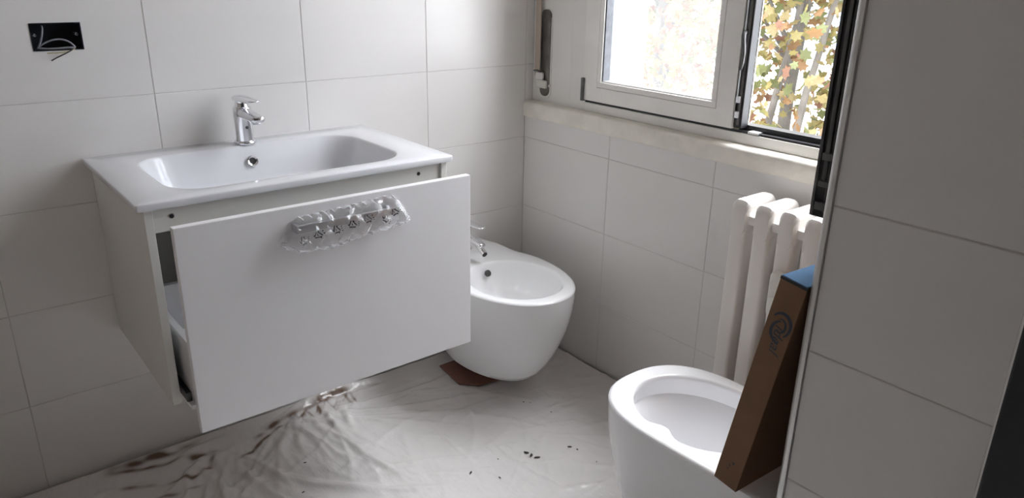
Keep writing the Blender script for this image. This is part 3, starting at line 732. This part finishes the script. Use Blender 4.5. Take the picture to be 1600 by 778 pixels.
def sanitary(name, parent, cx, yw, sgn, L, a, H, zb, hole, steps, deck=None, hook=None, cyf=.26, rear=.97, pw=2.15, lf=.74, af=.62):
    bm = bmesh.new(); loops = []
    for t in (0.0, .012, .04, .10, .2, .32, .45, .58, .70, .82, .92, .985):
        g = math.sin(t * math.pi / 2) ** .72
        LL = L * (lf + (1 - lf) * g); aa = a * (af + (1 - af) * g); 
        rr = .018 * max(0, 1 - t / .04) ; LL -= rr * 2.2; aa -= rr * 2
        loops.append([(x, y, zb + (H - zb) * t) for x, y in outline(cx, yw, LL, aa, cyf * LL / L, sgn, rear=rear, pw=pw)])
    for ins, dz in ((0, -.008), (.0015, -.0035), (.005, -.0008), (.010, 0)):
        loops.append([(x, y, H + dz) for x, y in outline(cx, yw, L - ins, a - ins, cyf, sgn, rear=rear, pw=pw)])
    hx, hcy, ha, hbf, hbr = hole
    def hl(ins, dz):
        return [(x, y, H + dz) for x, y in egg(cx, hcy, ha - ins, hbf - ins, hbr - ins, sgn)]
    base = hl(-.008, 0)
    loops.append(base); 
    for ins, dz in steps: loops.append(hl(ins, dz))
    if deck:
        new = []
        for lp in loops:
            q = []
            for x, y, z in lp:
                d = abs(y - yw); w = max(0, min(1, (deck[0] - d) / deck[1])); w = w * w * (3 - 2 * w)
                if z > H - .12: z += deck[2] * w * min(1, (z - (H - .12)) / .1)
                q.append((x, y, z))
            new.append(q)
        loops = new
    if hook: loops = hook(loops)
    loft(bm, loops)
    return obj(name, bm, M['ceramic'], parent, angle=42)
# bidet on the back wall
bid = empty('bidet', (-.32, -.27, 0.075), 'white wall-hung ceramic bidet with an oval bowl, left of the window wall', 'bidet')
BH = 0.400; BCX = -0.318
steps_b = [(-.003, -.001), (0, -.004), (.004, -.014), (.016, -.045), (.032, -.075), (.052, -.10), (.075, -.118), (.10, -.126), (.125, -.130)]
sanitary('bowl', bid, BCX, -0.001, -1, .557, .186, BH, .072, (0, -.352, .141, .159, .165), steps_b, deck=(.17, .10, .013), rear=.66, cyf=.27)
obj('overflow_hole', lathe(bmesh.new(), [(.011, -.004), (.011, .0015), (.0075, .0022)], (BCX + .001, -.211, BH - .028), (0, -.85, .45), n=20), M['runner'], bid)
# bidet faucet
bf = empty('bidet_faucet', (BCX, -.085, BH + .02), 'chrome bidet mixer tap half hidden behind the drawer front', 'faucet')
bfx, bfy, bfz = BCX - .002, -.085, BH + .0215
obj('tap_body', lathe(bmesh.new(), [(.026, 0), (.026, .005), (.021, .008), (.021, .06), (.022, .085), (.017, .088)], (bfx, bfy, bfz), n=28), M['chrome'], bf)
loops = []
for t in np.linspace(0, 1, 8):
    loops.append([(bfx + x, bfy - .01 - .085 * t, bfz + .050 - .012 * t + z_) for x, z_ in rrect(0, 0, .016 - .002 * t, .011 - .003 * t, .008, nc=4, ne=2)])
round_end(loops); bs = obj('spout', loft(bmesh.new(), loops), M['chrome'], bf, angle=50)
obj('aerator', tube(bmesh.new(), [(bfx, bfy - .075, bfz + .036), (bfx, bfy - .092, bfz + .022), (bfx, bfy - .112, bfz + .012)], [.010, .0105, .0105], n=16), M['chrome'], bs)
obj('aerator_mesh', lathe(bmesh.new(), [(.0085, 0), (.0085, .001)], (bfx, bfy - .1125, bfz + .0117), (0, -.9, -.45), n=16), M['black'], bs)
loops = []
for t in np.linspace(0, 1, 8):
    loops.append([(bfx + x, bfy + .02 - .115 * t, bfz + .097 + .002 * t + z_) for x, z_ in rrect(0, 0, .019 - .006 * t, .0055 - .003 * t, .0025, nc=4, ne=2)])
round_end(loops); obj('lever', loft(bmesh.new(), loops), M['chrome'], bf, angle=50)
# toilet in front of the toilet wall
TCX, TH_ = -.440, .385
toi = empty('toilet', (TCX, -1.2, 0.06), 'white wall-hung toilet bowl without seat, a cardboard box standing on it', 'toilet')
steps_t = [(-.003, -.001), (0, -.005), (.001, -.012), (-.004, -.030), (-.004, -.052), (.004, -.060), (.020, -.085), (.040, -.125), (.062, -.165), (.085, -.19), (.11, -.20)]
def bulge(loops):
    # inner edge of the rim swells inwards around one spot, -x side
    out = []
    nb = len(loops) - len(steps_t) - 1
    for i, lp in enumerate(loops):
        if i >= nb and i <= nb + 4:
            q = []
            for x, y, z in lp:
                w = math.exp(-((y + 1.166) / .030) ** 2) if x < TCX - .05 else 0
                q.append((x + .024 * w, y, z))
            lp = q
        out.append(lp)
    return out
sanitary('bowl', toi, TCX, -1.4665, 1, .5115, .172, TH_, .060, (0, -1.185, .137, .180, .148), steps_t, hook=bulge, cyf=.30, rear=.95, pw=2.45, lf=.80, af=.78)

# ------------------------------------------------------------------ cardboard box on the toilet
BA, BB, BC = 0.001, 0.055, 0.145
Rm = Matrix.Rotation(BA, 4, 'Z') @ Matrix.Rotation(BB, 4, 'Y') @ Matrix.Rotation(BC, 4, 'X')
BO = Vector((-.6440, -1.4045, .4040)); BMX = Matrix.Translation(BO) @ Rm
bt, bl_, bw_ = .0505, .433, .375
cb = empty('cardboard_box', BO + Vector((.2, 0, 0)), 'narrow brown cardboard box with a blue top standing on the toilet', 'box')
def lbox(name, material, *a, bev=.0012, parent=cb, label=None):
    b = boxm(*a, bev=bev); b.transform(BMX); return obj(name, b, material, parent, smooth=False, label=label)
body = lbox('carton', M['card'], 0, bw_, 0, bt, 0, bl_ - .003)
lbox('top_panel', M['blueprint'], .0006, bw_ - .001, .0015, bt - .0005, bl_ - .003, bl_, label='blue printed top')
lbox('black_edge', M['blackink'], -.0006, .0008, .0, bt, bl_ - .0065, bl_ - .0015, bev=0)
# printed swirl and lettering on the narrow side (faces -x)
def strip(parent, pts, w, material, name):
    b = bmesh.new(); prev = None; P_ = [Vector(p) for p in pts]
    for i, p in enumerate(P_):
        d = (P_[min(i + 1, len(P_) - 1)] - P_[max(i - 1, 0)]).normalized(); nn = Vector((-d.y, d.x))
        ww = w * (.35 + .65 * math.sin(math.pi * (i + .5) / len(P_)))
        pr = [b.verts.new(BMX @ Vector((-.0006, q.x, q.y))) for q in (p + nn * ww, p - nn * ww)]
        if prev: b.faces.new((prev[0], prev[1], pr[1], pr[0]))
        prev = pr
    obj(name, b, material, parent, smooth=False, normals=False)
lc = (.022, bl_ - .086)
def arc(c, r, a0, a1, n=18, sx=1.0): return [(c[0] + sx * r * math.cos(math.radians(a0 + (a1 - a0) * i / n)), c[1] + r * math.sin(math.radians(a0 + (a1 - a0) * i / n))) for i in range(n + 1)]
strip(body, arc((lc[0] + .001, lc[1] + .003), .0215, 30, 235, sx=.85), .0032, M['ink'], 'printed_swirl')
strip(body, arc((lc[0] - .002, lc[1] - .010), .0200, -95, 75, sx=.85), .0030, M['ink'], 'printed_swirl')
strip(body, arc((lc[0] + .002, lc[1] + .001), .0125, 70, 280, sx=.85), .0022, M['ink'], 'printed_swirl')
cu = bpy.data.curves.new('lettering', 'FONT'); cu.body = 'Ideal'; cu.size = .028; cu.shear = .25; cu.align_x = 'LEFT'
to = bpy.data.objects.new('lettering_tmp', cu); link(to)
bpy.context.view_layer.update()
tm = bpy.data.meshes.new_from_object(to.evaluated_get(bpy.context.evaluated_depsgraph_get()))
bpy.data.objects.remove(to)
b = bmesh.new(); b.from_mesh(tm)
for v in b.verts:       # text x -> down the box, text y -> towards the camera side
    u, w_ = v.co.x, v.co.y
    v.co = BMX @ Vector((-.0007, .031 - w_ - u * .05, lc[1] + .002 - u))
obj('lettering', b, M['ink'], body, smooth=False, normals=False)
for yy, zz, r in ((.022, .052, .0035), (.028, .044, .0025), (.030, .036, .002)):
    strip(body, arc((yy, zz), r * .5, 0, 300, 8), r * .4, M['ink'], 'ink_smudge')

# ------------------------------------------------------------------ radiator
RP, RY, RX0, RX1, RZ0, RZ1 = .0655, -1.012, -.154, -.030, .13, .788
rad = empty('radiator', (-.09, -1.15, RZ0), 'white cast iron column radiator on the wall below the window', 'radiator')
def section_bm():
    b = bmesh.new()
    for xa, xb in ((RX0, RX0 + .046), (RX1 - .046, RX1)):
        lp = []
        for z, sx, sy in ((RZ0 + .03, .9, .9), (RZ0 + .07, 1, 1), (.45, 1, 1), (.72, 1, 1), (.745, 1, 1)):
            cxm = (xa + xb) / 2
            lp.append([(cxm + x, RY + y, z) for x, y in rrect(0, 0, (xb - xa) / 2 * sx, .0222 * sy, .009, nc=4, ne=1)])
        loft(b, lp)
    # headers top and bottom: rounded bars running front to back
    def header(zl, zh, flip):
        lp = []
        for t in np.linspace(0, 1, 15):
            x = RX0 - .002 + (RX1 - RX0 + .004) * t; e = min(t, 1 - t) / .12; k = math.sqrt(max(0, 1 - (1 - min(e, 1)) ** 2)) * .65 + .35
            zc = (zl + zh) / 2; hh = (zh - zl) / 2
            hz = hh * (.72 + .28 * k)
            lp.append([(x, RY + y, zc + (-(hh - hz) if not flip else (hh - hz)) + z) for y, z in rrect(0, 0, .0235 * (.7 + .3 * k), hz, .017, nc=5, ne=1)])
        loft(b, lp)
    header(.700, RZ1, False); header(RZ0, RZ0 + .08, True)
    return b
sec = obj('section', section_bm(), M['rad'], rad, angle=45)
for k in range(1, 6): clone(sec, (0, -RP * k, 0), rad)
hub = obj('nipple', boxm(RX0 + .008, RX0 + .040, RY - RP / 2 - .014, RY - RP / 2 + .014, .728, .752, bev=.006), M['rad'], rad)
hub2 = obj('nipple', boxm(RX0 + .02, RX1 - .01, RY - RP / 2 - .014, RY - RP / 2 + .014, RZ0 + .025, RZ0 + .055, bev=.006), M['rad'], rad)
for k in range(1, 5): clone(hub, (0, -RP * k, 0), rad); clone(hub2, (0, -RP * k, 0), rad)
# heat meter clipped on the radiator
hm = empty('heat_meter', (-.17, -1.152, .54), 'small off-white plastic heat meter clipped to the radiator beside the cardboard box', 'heat meter')
bm = bmesh.new(); lp = []
for z, s in ((.535, .8), (.540, .95), (.55, 1), (.625, 1), (.636, .97), (.645, .85), (.648, .6)):
    lp.append([(-.168 + x, -1.152 + y, z) for x, y in rrect(0, 0, .013 * s, .0185 * s, .006, nc=4, ne=1)])
obj('housing', loft(bm, lp), M['cap'], hm, angle=40)
for z in (.58, .60): obj('vent_ridge', boxm(-.1822, -.180, -1.165, -1.139, z, z + .006, bev=.0006), M['cap'], hm)

# ------------------------------------------------------------------ roller shutter strap and its cover plate
ss = empty('shutter_strap', (.03, -.06, .895), 'beige roller shutter strap running into a worn grey metal plate', 'strap')
lp = []
for x, s in ((.0355, 1), (.031, 1), (.0295, .9)):
    pts = rrect(0, 0, .0235 * s, .142 - .0235 * (1 - s), .021 * s, nc=8, ne=4)
    lp.append([(x, -.064 + u, 1.040 + v) for u, v in pts])
plate = obj('cover_plate', loft(bmesh.new(), lp), M['strapplate'], ss, angle=40)
lp = []
for x, s in ((.0358, 1), (.0335, 1)):
    lp.append([(x, -.062 + u, 1.028 + v) for u, v in rrect(0, 0, .0315 * s, .140, .026, nc=6, ne=3)])
obj('backing_plate', loft(bmesh.new(), lp), M['paint'], ss, angle=40)
obj('bracket', boxm(.018, .0295, -.082, -.036, .925, .952, bev=.003), M['cap'], ss, smooth=False)
obj('buckle', boxm(.014, .028, -.066, -.034, .953, .978, bev=.003), M['alu'], ss, smooth=False)
bm = tube(bmesh.new(), [(.012, -.030, .982), (.010, -.050, .985), (.014, -.066, .980)], .0022, n=8)
obj('buckle_pin', bm, M['runner'], ss)
obj('strap_band', boxm(.021, .0235, -.0485, -.0225, .965, 2.49), M['strap'], ss, smooth=False)
obj('screw', lathe(bmesh.new(), [(.0045, 0), (.0045, .002), (.002, .003)], (.030, -.092, .935), (-1, 0, 0), n=12), M['cap'], ss)

# ------------------------------------------------------------------ things lying on the floor
bm = bmesh.new(); zz = max(sheet_h(-.44 + .02 * i, -.29 + .02 * j) for i in range(14) for j in range(11)) + .0005
pl_ = [(-.430, -.085), (-.4465, -.226), (-.398, -.274), (-.305, -.288), (-.22, -.262), (-.185, -.20), (-.19, -.085)]
loft(bm, [[(x, y, zz) for x, y in pl_], [(x, y, zz + .004) for x, y in pl_]])
obj('cardboard_sheet', bm, M['redcard'], smooth=False, label='flat red-brown cardboard piece on the floor under the bidet', cat='cardboard')
def floor_at(u, v):
    d = fw + r2 * ((u - 800) / F_PX) - u2 * ((v - 389) / F_PX); t = -CAM.z / d.z; return CAM + d * t
CR = ((822, 709, .016), (830, 714, .018), (839, 717, .016), (736, 741, .013), (781, 748, .008), (890, 700, .012), (902, 704, .009), (778, 719, .006), (818, 630, .008), (861, 646, .007), (828, 631, .006), (477, 727, .009), (474, 774, .009), (932, 724, .006))
for i, (u, v, s) in enumerate(CR):
    p = floor_at(u, v); h = sheet_h(p.x, p.y)
    bm = bmesh.new(); bmesh.ops.create_icosphere(bm, subdivisions=2, radius=1)
    for q in bm.verts: q.co *= random.uniform(.6, 1.25)
    bm.transform(Matrix.Translation((p.x, p.y, h + s * .10)) @ Matrix.Rotation(random.uniform(0, 3), 4, 'Z') @ Matrix.Diagonal((s * .55, s * .2, s * .16, 1)))
    obj('debris_crumb', bm, M['crumb'], smooth=False, label='tiny dark crumb of debris on the plastic dust sheet', cat='debris', group='debris crumbs on the dust sheet')
